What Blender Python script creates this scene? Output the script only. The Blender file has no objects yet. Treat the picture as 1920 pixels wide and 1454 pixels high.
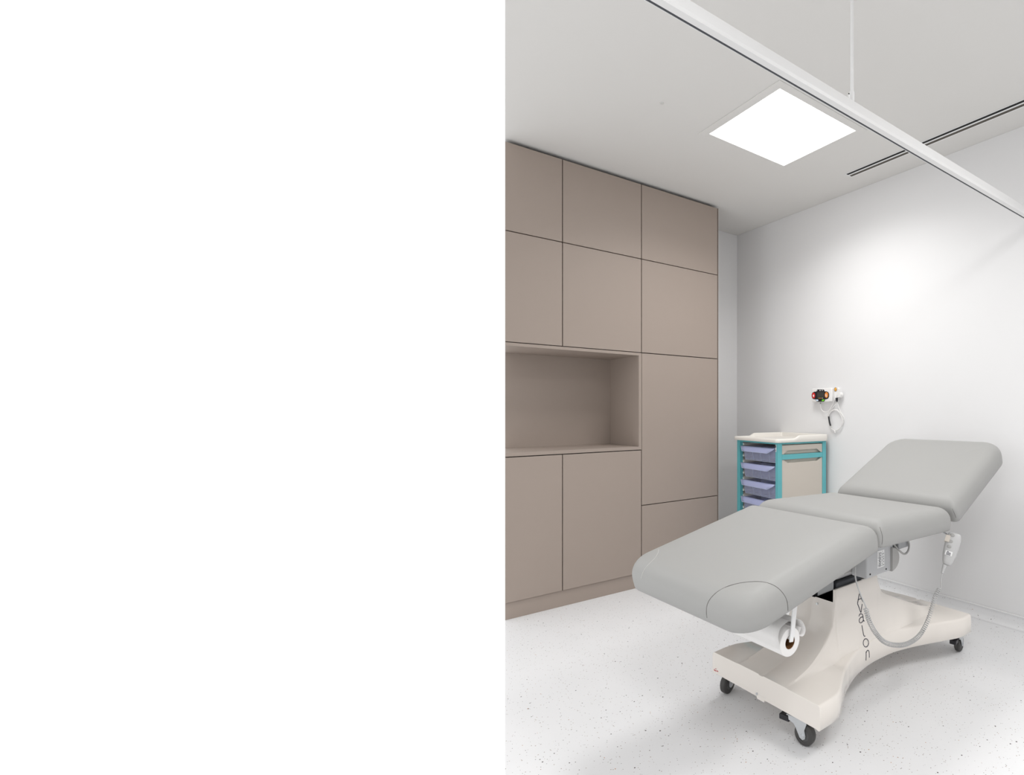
import bpy, bmesh, math, random
from mathutils import Vector, Matrix
from mathutils.bvhtree import BVHTree
random.seed(7)
sc = bpy.context.scene
C = sc.collection
PI = math.pi

# ---------------------------------------------------------------- camera constants and pixel -> place helper
PCX, PHY, PF, EYE = 1433.5, 770.7, 1005.0, 1.2
UR, UD = 0.741734, 0.670691
O = Vector((0, 0, EYE))
def ray(px, py):
    r = (px - PCX) / PF; z = -(py - PHY) / PF
    return Vector((r * UD - UR, r * UR + UD, z))
def onx(px, py, x): d = ray(px, py); return O + d * (x / d.x)
def ony(px, py, y): d = ray(px, py); return O + d * (y / d.y)
def onz(px, py, z): d = ray(px, py); return O + d * ((z - EYE) / d.z)

# ---------------------------------------------------------------- materials
def mat(name, col, rough=0.5, metal=0.0, spec=0.5, coat=0.0, trans=0.0, alpha=1.0, emit=None, es=0.0, ior=1.45, bump=None):
    m = bpy.data.materials.new(name); m.use_nodes = True
    nt = m.node_tree; b = nt.nodes['Principled BSDF']
    b.inputs['Base Color'].default_value = (*col, 1)
    b.inputs['Roughness'].default_value = rough
    b.inputs['Metallic'].default_value = metal
    b.inputs['Specular IOR Level'].default_value = spec
    b.inputs['Coat Weight'].default_value = coat
    b.inputs['Transmission Weight'].default_value = trans
    b.inputs['Alpha'].default_value = alpha
    b.inputs['IOR'].default_value = ior
    if emit:
        b.inputs['Emission Color'].default_value = (*emit, 1); b.inputs['Emission Strength'].default_value = es
    if bump:
        tc = nt.nodes.new('ShaderNodeTexCoord'); nz = nt.nodes.new('ShaderNodeTexNoise'); bp = nt.nodes.new('ShaderNodeBump')
        nz.inputs['Scale'].default_value = bump[0]; nz.inputs['Detail'].default_value = 4
        bp.inputs['Strength'].default_value = bump[1]; bp.inputs['Distance'].default_value = 0.002
        nt.links.new(tc.outputs['Object'], nz.inputs['Vector']); nt.links.new(nz.outputs['Fac'], bp.inputs['Height'])
        nt.links.new(bp.outputs['Normal'], b.inputs['Normal'])
    return m
def floor_mat():
    m = mat('speckled_vinyl', (0.72, 0.73, 0.745), 0.42, spec=0.35)
    nt = m.node_tree; b = nt.nodes['Principled BSDF']; L = nt.links
    tc = nt.nodes.new('ShaderNodeNewGeometry')
    base = nt.nodes.new('ShaderNodeTexNoise'); base.inputs['Scale'].default_value = 6.0; base.inputs['Detail'].default_value = 3
    L.new(tc.outputs['Position'], base.inputs['Vector'])
    cur = nt.nodes.new('ShaderNodeMix'); cur.data_type = 'RGBA'
    cur.inputs[6].default_value = (0.76, 0.765, 0.775, 1); cur.inputs[7].default_value = (0.80, 0.80, 0.81, 1)
    L.new(base.outputs['Fac'], cur.inputs[0])
    out = cur.outputs[2]
    for scale, thr, pres, col in ((105, 0.27, 0.030, (0.05, 0.04, 0.035)), (190, 0.30, 0.08, (0.36, 0.30, 0.26)), (230, 0.30, 0.05, (0.12, 0.10, 0.09)), (150, 0.26, 0.008, (0.42, 0.2, 0.08))):
        v = nt.nodes.new('ShaderNodeTexVoronoi'); v.inputs['Scale'].default_value = scale
        L.new(tc.outputs['Position'], v.inputs['Vector'])
        sep = nt.nodes.new('ShaderNodeSeparateColor'); L.new(v.outputs['Color'], sep.inputs[0])
        a = nt.nodes.new('ShaderNodeMath'); a.operation = 'LESS_THAN'; a.inputs[1].default_value = pres; L.new(sep.outputs[0], a.inputs[0])
        rr = nt.nodes.new('ShaderNodeMath'); rr.operation = 'MULTIPLY'; rr.inputs[1].default_value = thr * 1.3; L.new(sep.outputs[1], rr.inputs[0])
        d = nt.nodes.new('ShaderNodeMath'); d.operation = 'LESS_THAN'; L.new(v.outputs['Distance'], d.inputs[0]); L.new(rr.outputs[0], d.inputs[1])
        f = nt.nodes.new('ShaderNodeMath'); f.operation = 'MULTIPLY'; L.new(a.outputs[0], f.inputs[0]); L.new(d.outputs[0], f.inputs[1])
        mx = nt.nodes.new('ShaderNodeMix'); mx.data_type = 'RGBA'; mx.inputs[7].default_value = (*col, 1)
        L.new(f.outputs[0], mx.inputs[0]); L.new(out, mx.inputs[6]); out = mx.outputs[2]
    L.new(out, b.inputs['Base Color'])
    return m
M = dict(
    wall=mat('white_wall_paint', (0.77, 0.77, 0.775), 0.7, spec=0.2, bump=(300, 0.05)),
    ceiling=mat('white_ceiling_paint', (0.73, 0.722, 0.705), 0.8, spec=0.15, bump=(200, 0.05)),
    floor=floor_mat(),
    taupe=mat('taupe_laminate', (0.352, 0.294, 0.256), 0.5, spec=0.3, bump=(500, 0.06)),
    gap=mat('carcass_gap_shade', (0.018, 0.015, 0.012), 0.8, spec=0.1),  # near-black on cabinet bodies and filler paints the shade in the gaps
    vinyl=mat('grey_vinyl_upholstery', (0.355, 0.354, 0.346), 0.50, spec=0.4, bump=(900, 0.12)),
    seam=mat('dark_grey_thread', (0.12, 0.115, 0.105), 0.8),
    seam_light=mat('pale_grey_piping', (0.55, 0.55, 0.53), 0.5),
    cream=mat('cream_glossy_plastic', (0.80, 0.755, 0.705), 0.14, spec=0.5, coat=0.3),
    cream_cart=mat('cream_moulded_plastic', (0.80, 0.77, 0.72), 0.35),
    beige=mat('beige_panel', (0.60, 0.55, 0.49), 0.45),
    teal=mat('teal_painted_metal', (0.13, 0.46, 0.50), 0.35),
    hub=mat('charcoal_hub', (0.10, 0.10, 0.10), 0.5),
    rubber=mat('dark_grey_rubber', (0.06, 0.058, 0.056), 0.55),
    black=mat('black_plastic', (0.012, 0.012, 0.016), 0.35),
    steel=mat('zinc_plated_steel', (0.62, 0.64, 0.66), 0.3, metal=0.85),
    boxgrey=mat('pale_grey_plastic_box', (0.45, 0.455, 0.465), 0.4),
    greymetal=mat('grey_painted_metal', (0.36, 0.37, 0.38), 0.4),
    lightgrey=mat('light_grey_plastic', (0.50, 0.50, 0.50), 0.4),
    midgrey=mat('mid_grey_plastic', (0.36, 0.355, 0.345), 0.45),
    rail=mat('white_powder_coat', (0.80, 0.80, 0.80), 0.3, spec=0.5),
    slot=mat('dark_grey_slot', (0.06, 0.065, 0.075), 0.6),
    slotblack=mat('black_slot', (0.006, 0.006, 0.006), 0.8),
    slotbrown=mat('brown_grey_slot', (0.09, 0.08, 0.065), 0.7),
    lamp=mat('lamp_diffuser', (1, 1, 1), 0.5, emit=(1.0, 0.995, 0.985), es=3.4),
    paper=mat('white_paper', (0.82, 0.81, 0.80), 0.9, spec=0.1),
    card=mat('brown_cardboard', (0.16, 0.075, 0.03), 0.9, spec=0.1),
    whiteplastic=mat('white_plastic', (0.82, 0.81, 0.80), 0.35),
    screen=mat('dark_display', (0.045, 0.045, 0.04), 0.25),
    red=mat('red_button', (0.70, 0.02, 0.02), 0.4),
    orange=mat('orange_button', (0.80, 0.27, 0.05), 0.4),
    green=mat('green_button', (0.16, 0.65, 0.03), 0.4),
    paleblue=mat('pale_blue_button', (0.62, 0.74, 0.86), 0.4),
    amber=mat('amber_lens', (0.75, 0.36, 0.04), 0.2),
    ink=mat('dark_print', (0.02, 0.022, 0.04), 0.5),
    redink=mat('red_print', (0.55, 0.03, 0.05), 0.5),
    label=mat('white_label', (0.80, 0.80, 0.80), 0.4),
    binblue=mat('blue_translucent_plastic', (0.52, 0.56, 0.76), 0.12, alpha=0.33, spec=0.7),
    binlip=mat('blue_translucent_lip', (0.50, 0.54, 0.80), 0.15, alpha=0.70, spec=0.7),
    binedge=mat('pale_blue_plastic_edge', (0.62, 0.68, 0.82), 0.2, alpha=0.8),
    capgrey=mat('smoke_disc', (0.62, 0.62, 0.60), 0.5),  # plain grey of the small ceiling cap
)

# ---------------------------------------------------------------- helpers
def tag(o, label=None, cat=None, group=None, kind=None):
    if label: o['label'] = label
    if cat: o['category'] = cat
    if group: o['group'] = group
    if kind: o['kind'] = kind
    return o
def obj(name, bm, m, parent=None, smooth=False, angle=35):
    bmesh.ops.recalc_face_normals(bm, faces=bm.faces)
    me = bpy.data.meshes.new(name); bm.to_mesh(me); bm.free()
    mats = m if isinstance(m, (list, tuple)) else [m]
    for x in mats: me.materials.append(x)
    if smooth:
        for p in me.polygons: p.use_smooth = True
        if angle is not None: me.set_sharp_from_angle(angle=math.radians(angle))
    o = bpy.data.objects.new(name, me); C.objects.link(o)
    if parent is not None:
        o.parent = parent
        o.matrix_parent_inverse = parent_world(parent).inverted()
    return o
def parent_world(p):
    mw = Matrix.LocRotScale(p.location, p.rotation_euler, p.scale)
    if p.parent: mw = parent_world(p.parent) @ p.matrix_parent_inverse @ mw
    return mw
def thing(name, label, cat, loc=(0, 0, 0), group=None):
    o = bpy.data.objects.new(name, None); C.objects.link(o); o.location = loc; o.empty_display_size = 0.1
    return tag(o, label, cat, group)
def NB(): return bmesh.new()
def box(bm, lo, hi, bev=0.0, seg=2, mtx=None, mi=0):
    lo = Vector(lo); hi = Vector(hi); c = (lo + hi) / 2; s = hi - lo
    r = bmesh.ops.create_cube(bm, size=1.0)
    vs = r['verts']
    bmesh.ops.scale(bm, vec=s, verts=vs); bmesh.ops.translate(bm, vec=c, verts=vs)
    fs = list({f for v in vs for f in v.link_faces})
    if bev > 0:
        es = list({e for v in vs for e in v.link_edges})
        rr = bmesh.ops.bevel(bm, geom=es, offset=bev, segments=seg, profile=0.5, affect='EDGES')
        vs = list({v for f in rr['faces'] for v in f.verts} | {v for v in vs if v.is_valid})
        fs = list({f for v in vs for f in v.link_faces})
    for f in fs: f.material_index = mi
    if mtx is not None: bmesh.ops.transform(bm, matrix=mtx, verts=[v for v in vs if v.is_valid])
    return vs
def cyl(bm, p0, p1, r, r2=None, seg=24, caps=True, mi=0):
    p0 = Vector(p0); p1 = Vector(p1); d = p1 - p0; L = d.length
    q = d.to_track_quat('Z', 'Y').to_matrix().to_4x4()
    q.translation = (p0 + p1) / 2
    rr = bmesh.ops.create_cone(bm, cap_ends=caps, segments=seg, radius1=r, radius2=r if r2 is None else r2, depth=L, matrix=q)
    for f in {f for v in rr['verts'] for f in v.link_faces}: f.material_index = mi
    return rr['verts']
def ball(bm, c, r, s=(1, 1, 1), seg=16):
    m = Matrix.Translation(Vector(c)) @ Matrix.Diagonal((r * s[0], r * s[1], r * s[2], 1))
    return bmesh.ops.create_uvsphere(bm, u_segments=seg, v_segments=seg // 2, radius=1.0, matrix=m)['verts']
def smooth_path(pts, n=8):
    pts = [Vector(p) for p in pts]; out = []
    P = [pts[0] * 2 - pts[1]] + pts + [pts[-1] * 2 - pts[-2]]
    for i in range(1, len(P) - 2):
        a, b, c, d = P[i - 1], P[i], P[i + 1], P[i + 2]
        for k in range(n):
            t = k / n
            out.append(0.5 * ((2 * b) + (c - a) * t + (2 * a - 5 * b + 4 * c - d) * t * t + (-a + 3 * b - 3 * c + d) * t ** 3))
    out.append(pts[-1]); return out
def tube(bm, pts, r, seg=8, closed=False, up=None):
    pts = [Vector(p) for p in pts]; n = len(pts); rings = []
    prev = None
    for i, p in enumerate(pts):
        a = pts[(i - 1) % n] if (closed or i > 0) else p
        b = pts[(i + 1) % n] if (closed or i < n - 1) else p
        t = (b - a).normalized()
        if prev is None:
            ref = Vector((0, 0, 1)) if abs(t.z) < 0.9 else Vector((1, 0, 0))
            u = t.cross(ref).normalized()
        else:
            u = (prev - t * prev.dot(t)).normalized()
        prev = u; w = t.cross(u)
        rad = r[i] if isinstance(r, (list, tuple)) else r
        rings.append([bm.verts.new(p + (u * math.cos(2 * PI * k / seg) + w * math.sin(2 * PI * k / seg)) * rad) for k in range(seg)])
    m = n if closed else n - 1
    for i in range(m):
        A, B = rings[i], rings[(i + 1) % n]
        for k in range(seg): bm.faces.new((A[k], A[(k + 1) % seg], B[(k + 1) % seg], B[k]))
    if not closed:
        bm.faces.new(rings[0]); bm.faces.new(rings[-1])
def loft(bm, rings, closed=True, cap=True):
    R = [[bm.verts.new(v) for v in r] for r in rings]
    n = len(R[0]); m = n if closed else n - 1
    for a, b in zip(R[:-1], R[1:]):
        for k in range(m): bm.faces.new((a[k], a[(k + 1) % n], b[(k + 1) % n], b[k]))
    if cap: bm.faces.new(R[0]); bm.faces.new(R[-1])
    return R
def prism(bm, poly, axis, a, b, mi=0):
    """poly: 2D outline in the two other axes, extruded from a to b along axis"""
    def P(u, v, w):
        return {'x': (w, u, v), 'y': (u, w, v), 'z': (u, v, w)}[axis]
    r0 = [bm.verts.new(P(u, v, a)) for u, v in poly]; r1 = [bm.verts.new(P(u, v, b)) for u, v in poly]
    n = len(poly); fs = [bm.faces.new(r0), bm.faces.new(r1)]
    for k in range(n): fs.append(bm.faces.new((r0[k], r0[(k + 1) % n], r1[(k + 1) % n], r1[k])))
    for f in fs: f.material_index = mi
def bvh(o):
    dg = None
    bm = bmesh.new(); bm.from_mesh(o.data); bm.transform(parent_world(o) if o.parent is None else parent_world(o.parent) @ o.matrix_parent_inverse @ Matrix.LocRotScale(o.location, o.rotation_euler, o.scale))
    t = BVHTree.FromBMesh(bm); bm.free(); return t
def onto(tree, px, py, lift=0.0):
    """the place on a surface that the photograph shows at a pixel"""
    d = ray(px, py).normalized(); h = tree.ray_cast(O, d)
    if h[0] is None: return None
    n = h[1] if h[1].dot(d) < 0 else -h[1]
    return h[0] + n * lift

# ================================================================ THE SETTING
ZC = 2.759; XW = -3.70; YB = 3.017; XR = 1.3; YF = -0.55
# the photograph's left border: the room is modelled up to this vertical section plane
CN = Vector((0.2924, 1.0, 0)).normalized()
def cut(bm):
    r = bmesh.ops.bisect_plane(bm, geom=list(bm.verts) + list(bm.edges) + list(bm.faces), plane_co=(0, 0, 0), plane_no=CN, clear_inner=True)
    es = [e for e in r['geom_cut'] if isinstance(e, bmesh.types.BMEdge) and e.is_valid]
    if es: bmesh.ops.holes_fill(bm, edges=[e for e in bm.edges if e.is_boundary])
b = NB(); box(b, (XW - 0.1, YF, -0.06), (XR, YB + 0.1, 0)); cut(b); tag(obj('floor', b, M['floor']), kind='structure')
b = NB(); box(b, (XW - 0.1, YF, ZC), (XR, YB + 0.1, ZC + 0.08)); cut(b); ceil_o = tag(obj('ceiling', b, M['ceiling']), kind='structure')
b = NB(); box(b, (XW - 0.1, YF, 0.0005), (XW, YB + 0.1, ZC - 0.0005)); cut(b); tag(obj('wall_left', b, M['wall']), kind='structure')
b = NB(); box(b, (XW + 0.0005, YB, 0.0005), (XR, YB + 0.1, ZC - 0.0005)); tag(obj('wall_back', b, M['wall']), kind='structure')
b = NB(); box(b, (XR, YF, 0.0005), (XR + 0.1, YB + 0.1, ZC - 0.0005)); tag(obj('wall_right', b, M['wall']), kind='structure')
b = NB(); box(b, (0.25, YF - 0.1, 0.0005), (XR + 0.1, YF - 0.0005, ZC - 0.0005)); tag(obj('wall_front', b, M['wall']), kind='structure')
# coved vinyl skirting and its white cap
def cove(run_x=True):
    pts = [(0, 0.0), (0, 0.062)]
    r = 0.028
    prof = [(0.0005, 0.0005), (0.0005, 0.064), (0.004, 0.064), (0.004, r)]
    for k in range(1, 9):
        a = PI + (PI / 2) * k / 8
        prof.append((0.004 + r + r * math.cos(a), r + r * math.sin(a) + 0.0008))
    return prof
b = NB(); prism(b, [(YB - u, v) for u, v in cove()], 'x', XW + 0.001, XR); tag(obj('baseboard_back', b, M['floor'], smooth=True), kind='structure')
b = NB(); prism(b, [(XW + u, v) for u, v in cove()], 'y', 2.50, YB - 0.04); tag(obj('baseboard_left', b, M['floor'], smooth=True), kind='structure')
b = NB(); box(b, (XW + 0.001, YB - 0.009, 0.0645), (XR, YB - 0.0005, 0.074), 0.003); tag(obj('trim_1', b, M['wall']), kind='structure')

# ================================================================ CABINETS
XF = -3.258; DT = 0.019; GP = 0.0027
YS = [0.74, 1.282, 1.821, 2.470]
ZR = [0.098, 0.556, 0.934, 1.594, 2.231, 2.740]
def cabinet(name, y0, y1, z0, z1, label, cat, group, endpanel=False, drawer=False):
    yc = max(y0, 0.96)
    t = thing(name, label, cat, ((XW + XF) / 2, (yc + y1) / 2, z0), group)
    b = NB(); box(b, (XW + 0.002, y0 + 0.0004, z0 + 0.0004), (XF - DT - 0.003, y1 - 0.0004, z1 - 0.0004)); cut(b)
    obj('cabinet_body', b, M['gap'], t)
    b = NB(); g = GP
    ye = y1 - g - (0.0 if not endpanel else 0.004)
    box(b, (XF - DT, y0 + g, z0 + g), (XF, ye, z1 - g), 0.0012, 1); cut(b)
    obj('drawer_front' if drawer else 'door', b, M['taupe'], t)
    if endpanel:
        b = NB(); box(b, (XW + 0.002, y1 - 0.0002, z0 + 0.0004), (XF - 0.0005, y1 + 0.003, z1 - 0.0004)); obj('side_panel', b, M['taupe'], t)
    return t
cabinet('wall_cabinet', YS[0], YS[1], ZR[4], ZR[5], 'flat taupe cabinet in the top row under the ceiling, leftmost of three', 'cabinet', 'taupe cabinets of the storage wall')
cabinet('wall_cabinet', YS[1], YS[2], ZR[4], ZR[5], 'flat taupe cabinet in the top row under the ceiling, middle of three', 'cabinet', 'taupe cabinets of the storage wall')
cabinet('wall_cabinet', YS[2], YS[3], ZR[4], ZR[5], 'flat taupe cabinet in the top row under the ceiling, rightmost beside the white wall', 'cabinet', 'taupe cabinets of the storage wall', True)
cabinet('wall_cabinet', YS[0], YS[1], ZR[3], ZR[4], 'square taupe cabinet directly above the open niche at its left end', 'cabinet', 'taupe cabinets of the storage wall')
cabinet('wall_cabinet', YS[1], YS[2], ZR[3], ZR[4], 'square taupe cabinet directly above the right end of the open niche', 'cabinet', 'taupe cabinets of the storage wall')
cabinet('wall_cabinet', YS[2], YS[3], ZR[3], ZR[4], 'taupe cabinet in the second row from the top, beside the white wall', 'cabinet', 'taupe cabinets of the storage wall', True)
cabinet('tall_cabinet', YS[2], YS[3], ZR[1], ZR[3], 'tall taupe cabinet door right of the open niche', 'cabinet', 'taupe cabinets of the storage wall', True)
cabinet('drawer_cabinet', YS[2], YS[3], ZR[0], ZR[1], 'low taupe cabinet at the bottom of the right column, partly behind the couch foot', 'cabinet', 'taupe cabinets of the storage wall', True, True)
cabinet('base_cabinet', YS[0], YS[1], ZR[0], ZR[2], 'taupe base cabinet below the left end of the open niche', 'cabinet', 'taupe cabinets of the storage wall')
cabinet('base_cabinet', YS[1], YS[2], ZR[0], ZR[2], 'taupe base cabinet below the open niche, right one beside the couch foot', 'cabinet', 'taupe cabinets of the storage wall')
# open niche
t = thing('open_shelf_niche', 'open taupe niche recessed in the middle of the cabinet wall, empty', 'niche', ((XW + XF) / 2, 1.35, ZR[2]))
za, zb = ZR[2] + 0.003, ZR[3] - 0.002; y0, y1 = YS[0], YS[2] - 0.001
for nm, lo, hi in (('bottom_board', (XW + 0.004, y0, za), (XF, y1, za + 0.021)), ('top_board', (XW + 0.004, y0, zb - 0.018), (XF, y1, zb)),
                   ('side_board', (XW + 0.0045, y1 - 0.020, za + 0.0212), (XF, y1, zb - 0.0182)), ('back_board', (XW + 0.002, y0, za + 0.0212), (XW + 0.0225, y1 - 0.0202, zb - 0.0182))):
    b = NB(); box(b, lo, hi); cut(b); obj(nm, b, M['taupe'], t)
# plinth
b = NB(); box(b, (XW + 0.002, YS[0], 0.0005), (XF - 0.012, YS[3] - 0.006, ZR[0] - 0.001)); cut(b)
tag(obj('cabinet_plinth', b, M['taupe']), 'long low taupe plinth under the cabinets on the floor', 'plinth')
# near-black filler that paints the shade in the gap above the cabinets
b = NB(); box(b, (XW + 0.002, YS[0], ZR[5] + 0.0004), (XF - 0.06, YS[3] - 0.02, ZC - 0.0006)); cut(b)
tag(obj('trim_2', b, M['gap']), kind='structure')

# ================================================================ CEILING: lamp, vent, sensor, rail
def ceiling_lamp(x0, x1, y0, y1, label, fr=0.046):
    t = thing('ceiling_light', label, 'ceiling light', ((x0 + x1) / 2, (y0 + y1) / 2, ZC), 'square ceiling light panels')
    b = NB(); z = ZC - 0.004
    for lo, hi in (((x0 - fr, y0 - fr), (x1 + fr, y0)), ((x0 - fr, y1), (x1 + fr, y1 + fr)), ((x0 - fr, y0), (x0, y1)), ((x1, y0), (x1 + fr, y1))):
        box(b, (lo[0], lo[1], z), (hi[0], hi[1], ZC - 0.0004), 0.001, 1)
    obj('frame', b, M['ceiling'], t)
    b = NB(); box(b, (x0 + 0.0004, y0 + 0.0004, z + 0.0008), (x1 - 0.0004, y1 - 0.0004, ZC - 0.0008)); obj('diffuser', b, M['lamp'], t)
    la = bpy.data.lights.new('panel_light', 'AREA'); la.shape = 'RECTANGLE'; la.size = x1 - x0 - 0.004; la.size_y = y1 - y0 - 0.004
    la.energy = 9.3; la.spread = math.radians(145); la.color = (1.0, 0.99, 0.975)
    lo_ = bpy.data.objects.new('panel_light', la); C.objects.link(lo_); lo_.location = ((x0 + x1) / 2, (y0 + y1) / 2, ZC - 0.0055)
    return t
ceiling_lamp(-2.440, -1.869, 1.790, 2.371, 'square lit white ceiling panel light above the couch')
ceiling_lamp(-0.30, 0.271, 1.790, 2.371, 'square lit ceiling panel light added unseen at the right side of the room as fill light')  # added lamp out of view, brightens the room from the right
ceiling_lamp(-0.30, 0.271, -0.10, 0.471, 'square lit ceiling panel light added unseen above the camera as fill light')  # second added lamp, out of view overhead, fills the near side
# linear slot vent
t = thing('slot_vent', 'long narrow double slot air vent in the ceiling along the back wall', 'air vent', (-1.2, 2.79, ZC))
vx0, vx1 = -2.255, 0.25
b = NB()
for ya, yb in ((2.755, 2.763), (2.7825, 2.7960), (2.8185, 2.827)):
    box(b, (vx0, ya, ZC - 0.0022), (vx1, yb, ZC - 0.0004), 0.001, 1)
box(b, (vx0 - 0.008, 2.755, ZC - 0.0022), (vx0, 2.827, ZC - 0.0004), 0.001, 1); obj('vent_frame', b, M['rail'], t)
b = NB(); box(b, (vx0 + .0004, 2.7634, ZC - 0.0014), (vx1, 2.7821, ZC - 0.0004)); obj('slot', b, M['slotblack'], t)
b = NB(); box(b, (vx0 + .0004, 2.7964, ZC - 0.0014), (vx1, 2.8181, ZC - 0.0004)); obj('slot', b, M['slotbrown'], t)
p = onz(1241, 193, ZC); b = NB(); cyl(b, (p.x, p.y, ZC - 0.004), (p.x, p.y, ZC - 0.0003), 0.009, 0.011)
tag(obj('ceiling_sensor', b, M['capgrey'], smooth=True), 'tiny round grey cap on the plain ceiling left of the light panel', 'ceiling cap')
# curtain rail
RX = -1.150; rz0 = 2.200; rz1 = 2.250
t = thing('curtain_rail', 'long white curtain rail hanging below the ceiling across the room', 'curtain rail', (RX, 1.4, rz0))
prof = [(-0.0165, 0.0), (-0.0165, 0.012), (-0.013, 0.030), (-0.010, 0.046), (-0.006, 0.050), (0.006, 0.050), (0.010, 0.046), (0.013, 0.030), (0.0155, 0.012), (0.0165, 0.006), (0.0145, 0.0), (0.0125, 0.0), (0.0125, 0.009), (0.0045, 0.009), (0.0045, 0.0)]
prof = [(-u, v) for u, v in prof]
b = NB(); prism(b, [(RX + u, rz0 + v) for u, v in prof], 'y', -0.4, YB - 0.006); obj('rail_profile', b, M['rail'], t)
b = NB(); box(b, (RX - 0.0124, -0.39, rz0 + 0.0010), (RX - 0.0046, YB - 0.01, rz0 + 0.0085)); obj('runner_channel', b, M['slot'], t)
b = NB(); box(b, (RX - 0.03, YB - 0.0058, rz0 - 0.01), (RX + 0.03, YB - 0.0004, rz1 + 0.01), 0.002); obj('wall_bracket', b, M['rail'], t)
yr = 1.440
b = NB(); cyl(b, (RX, yr, rz1 + 0.03), (RX, yr, ZC - 0.012), 0.0058, seg=16); obj('hanger_rod', b, M['rail'], t, True)
b = NB(); cyl(b, (RX, yr, rz1 - 0.002), (RX, yr, rz1 + 0.032), 0.0085, seg=16)
cyl(b, (RX, yr - 0.018, rz1 - 0.002), (RX, yr - 0.018, rz1 + 0.016), 0.003, seg=10); obj('rod_clamp', b, M['rail'], t, True)
b = NB(); cyl(b, (RX, yr, ZC - 0.012), (RX, yr, ZC - 0.0005), 0.025, seg=24); obj('ceiling_rose', b, M['rail'], t, True)
b = NB(); ball(b, (RX + 0.001, yr - 0.018, rz1 + 0.018), 0.0028); obj('screw', b, M['slotblack'], t, True)

# ================================================================ COUCH
XCc = -1.556; HWc = 0.345
XB = -1.541
X0 = -1.541
YM = Matrix.Translation((X0, 1.94, 0)) @ Matrix.Rotation(math.radians(2.1), 4, 'Z') @ Matrix.Translation((-X0, -1.94, 0))
def yobj(name, b, m, parent=None, smooth=False, angle=35):
    bmesh.ops.transform(b, matrix=YM, verts=b.verts)
    return obj(name, b, m, parent, smooth, angle)
couch = thing('treatment_couch', 'grey upholstered three-section treatment couch on a cream wheeled base', 'treatment couch', (XB, 1.94, 0))

def interp(tab, y):
    # smooth (monotone-ish cosine free) piecewise cubic through rows [y, ...]
    ys = [r[0] for r in tab]
    if y <= ys[0]: return tab[0][1:]
    if y >= ys[-1]: return tab[-1][1:]
    i = max(k for k in range(len(ys)) if ys[k] <= y); i = min(i, len(ys) - 2)
    t_ = (y - ys[i]) / (ys[i + 1] - ys[i]); out = []
    for c in range(1, len(tab[0])):
        p1, p2 = tab[i][c], tab[i + 1][c]
        h = ys[i + 1] - ys[i]
        def slope(k):
            if k == 0: return (tab[1][c] - tab[0][c]) / (ys[1] - ys[0])
            if k == len(ys) - 1: return (tab[-1][c] - tab[-2][c]) / (ys[-1] - ys[-2])
            a = (tab[k][c] - tab[k - 1][c]) / (ys[k] - ys[k - 1]); b_ = (tab[k + 1][c] - tab[k][c]) / (ys[k + 1] - ys[k])
            return 0 if a * b_ <= 0 else 2 * a * b_ / (a + b_)
        m1, m2 = slope(i) * h, slope(i + 1) * h
        out.append((2 * t_**3 - 3 * t_**2 + 1) * p1 + (t_**3 - 2 * t_**2 + t_) * m1 + (-2 * t_**3 + 3 * t_**2) * p2 + (t_**3 - t_**2) * m2)
    return out
#       Y      wo     zb     zs     wf     wr     zr
BT = [(1.354, 0.291, 0.1035, 0.192, 0.150, 0.128, 0.194),
      (1.410, 0.292, 0.1035, 0.193, 0.150, 0.126, 0.203),
      (1.460, 0.287, 0.104, 0.194, 0.150, 0.124, 0.213),
      (1.500, 0.270, 0.103, 0.195, 0.150, 0.122, 0.225),
      (1.552, 0.238, 0.102, 0.196, 0.150, 0.119, 0.251),
      (1.600, 0.210, 0.102, 0.197, 0.146, 0.116, 0.286),
      (1.640, 0.190, 0.102, 0.198, 0.142, 0.114, 0.330),
      (1.656, 0.184, 0.102, 0.198, 0.140, 0.113, 0.372),
      (1.700, 0.166, 0.101, 0.199, 0.136, 0.112, 0.4725),
      (1.800, 0.138, 0.101, 0.200, 0.130, 0.112, 0.472),
      (1.930, 0.125, 0.101, 0.200, 0.122, 0.112, 0.468),
      (1.960, 0.126, 0.101, 0.200, 0.122, 0.112, 0.452),
      (1.985, 0.128, 0.101, 0.200, 0.124, 0.112, 0.405),
      (2.020, 0.131, 0.102, 0.200, 0.126, 0.112, 0.376),
      (2.060, 0.138, 0.103, 0.200, 0.132, 0.112, 0.357),
      (2.120, 0.155, 0.104, 0.199, 0.140, 0.112, 0.331),
      (2.220, 0.192, 0.105, 0.198, 0.145, 0.112, 0.288),
      (2.330, 0.242, 0.106, 0.198, 0.145, 0.108, 0.242),
      (2.420, 0.281, 0.108, 0.199, 0.136, 0.100, 0.214),
      (2.460, 0.288, 0.109, 0.199, 0.130, 0.096, 0.205),
      (2.508, 0.289, 0.110, 0.200, 0.125, 0.092, 0.201)]
ys = [1.354 + i * 0.016 for i in range(19)] + [1.6585, 1.6600]
ys += [1.676 + i * 0.018 for i in range(16)] + [1.9600, 1.9615]
yy = 1.975
while yy < 2.503: ys.append(yy); yy += 0.016
ys.append(2.508)
rings = []
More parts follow.
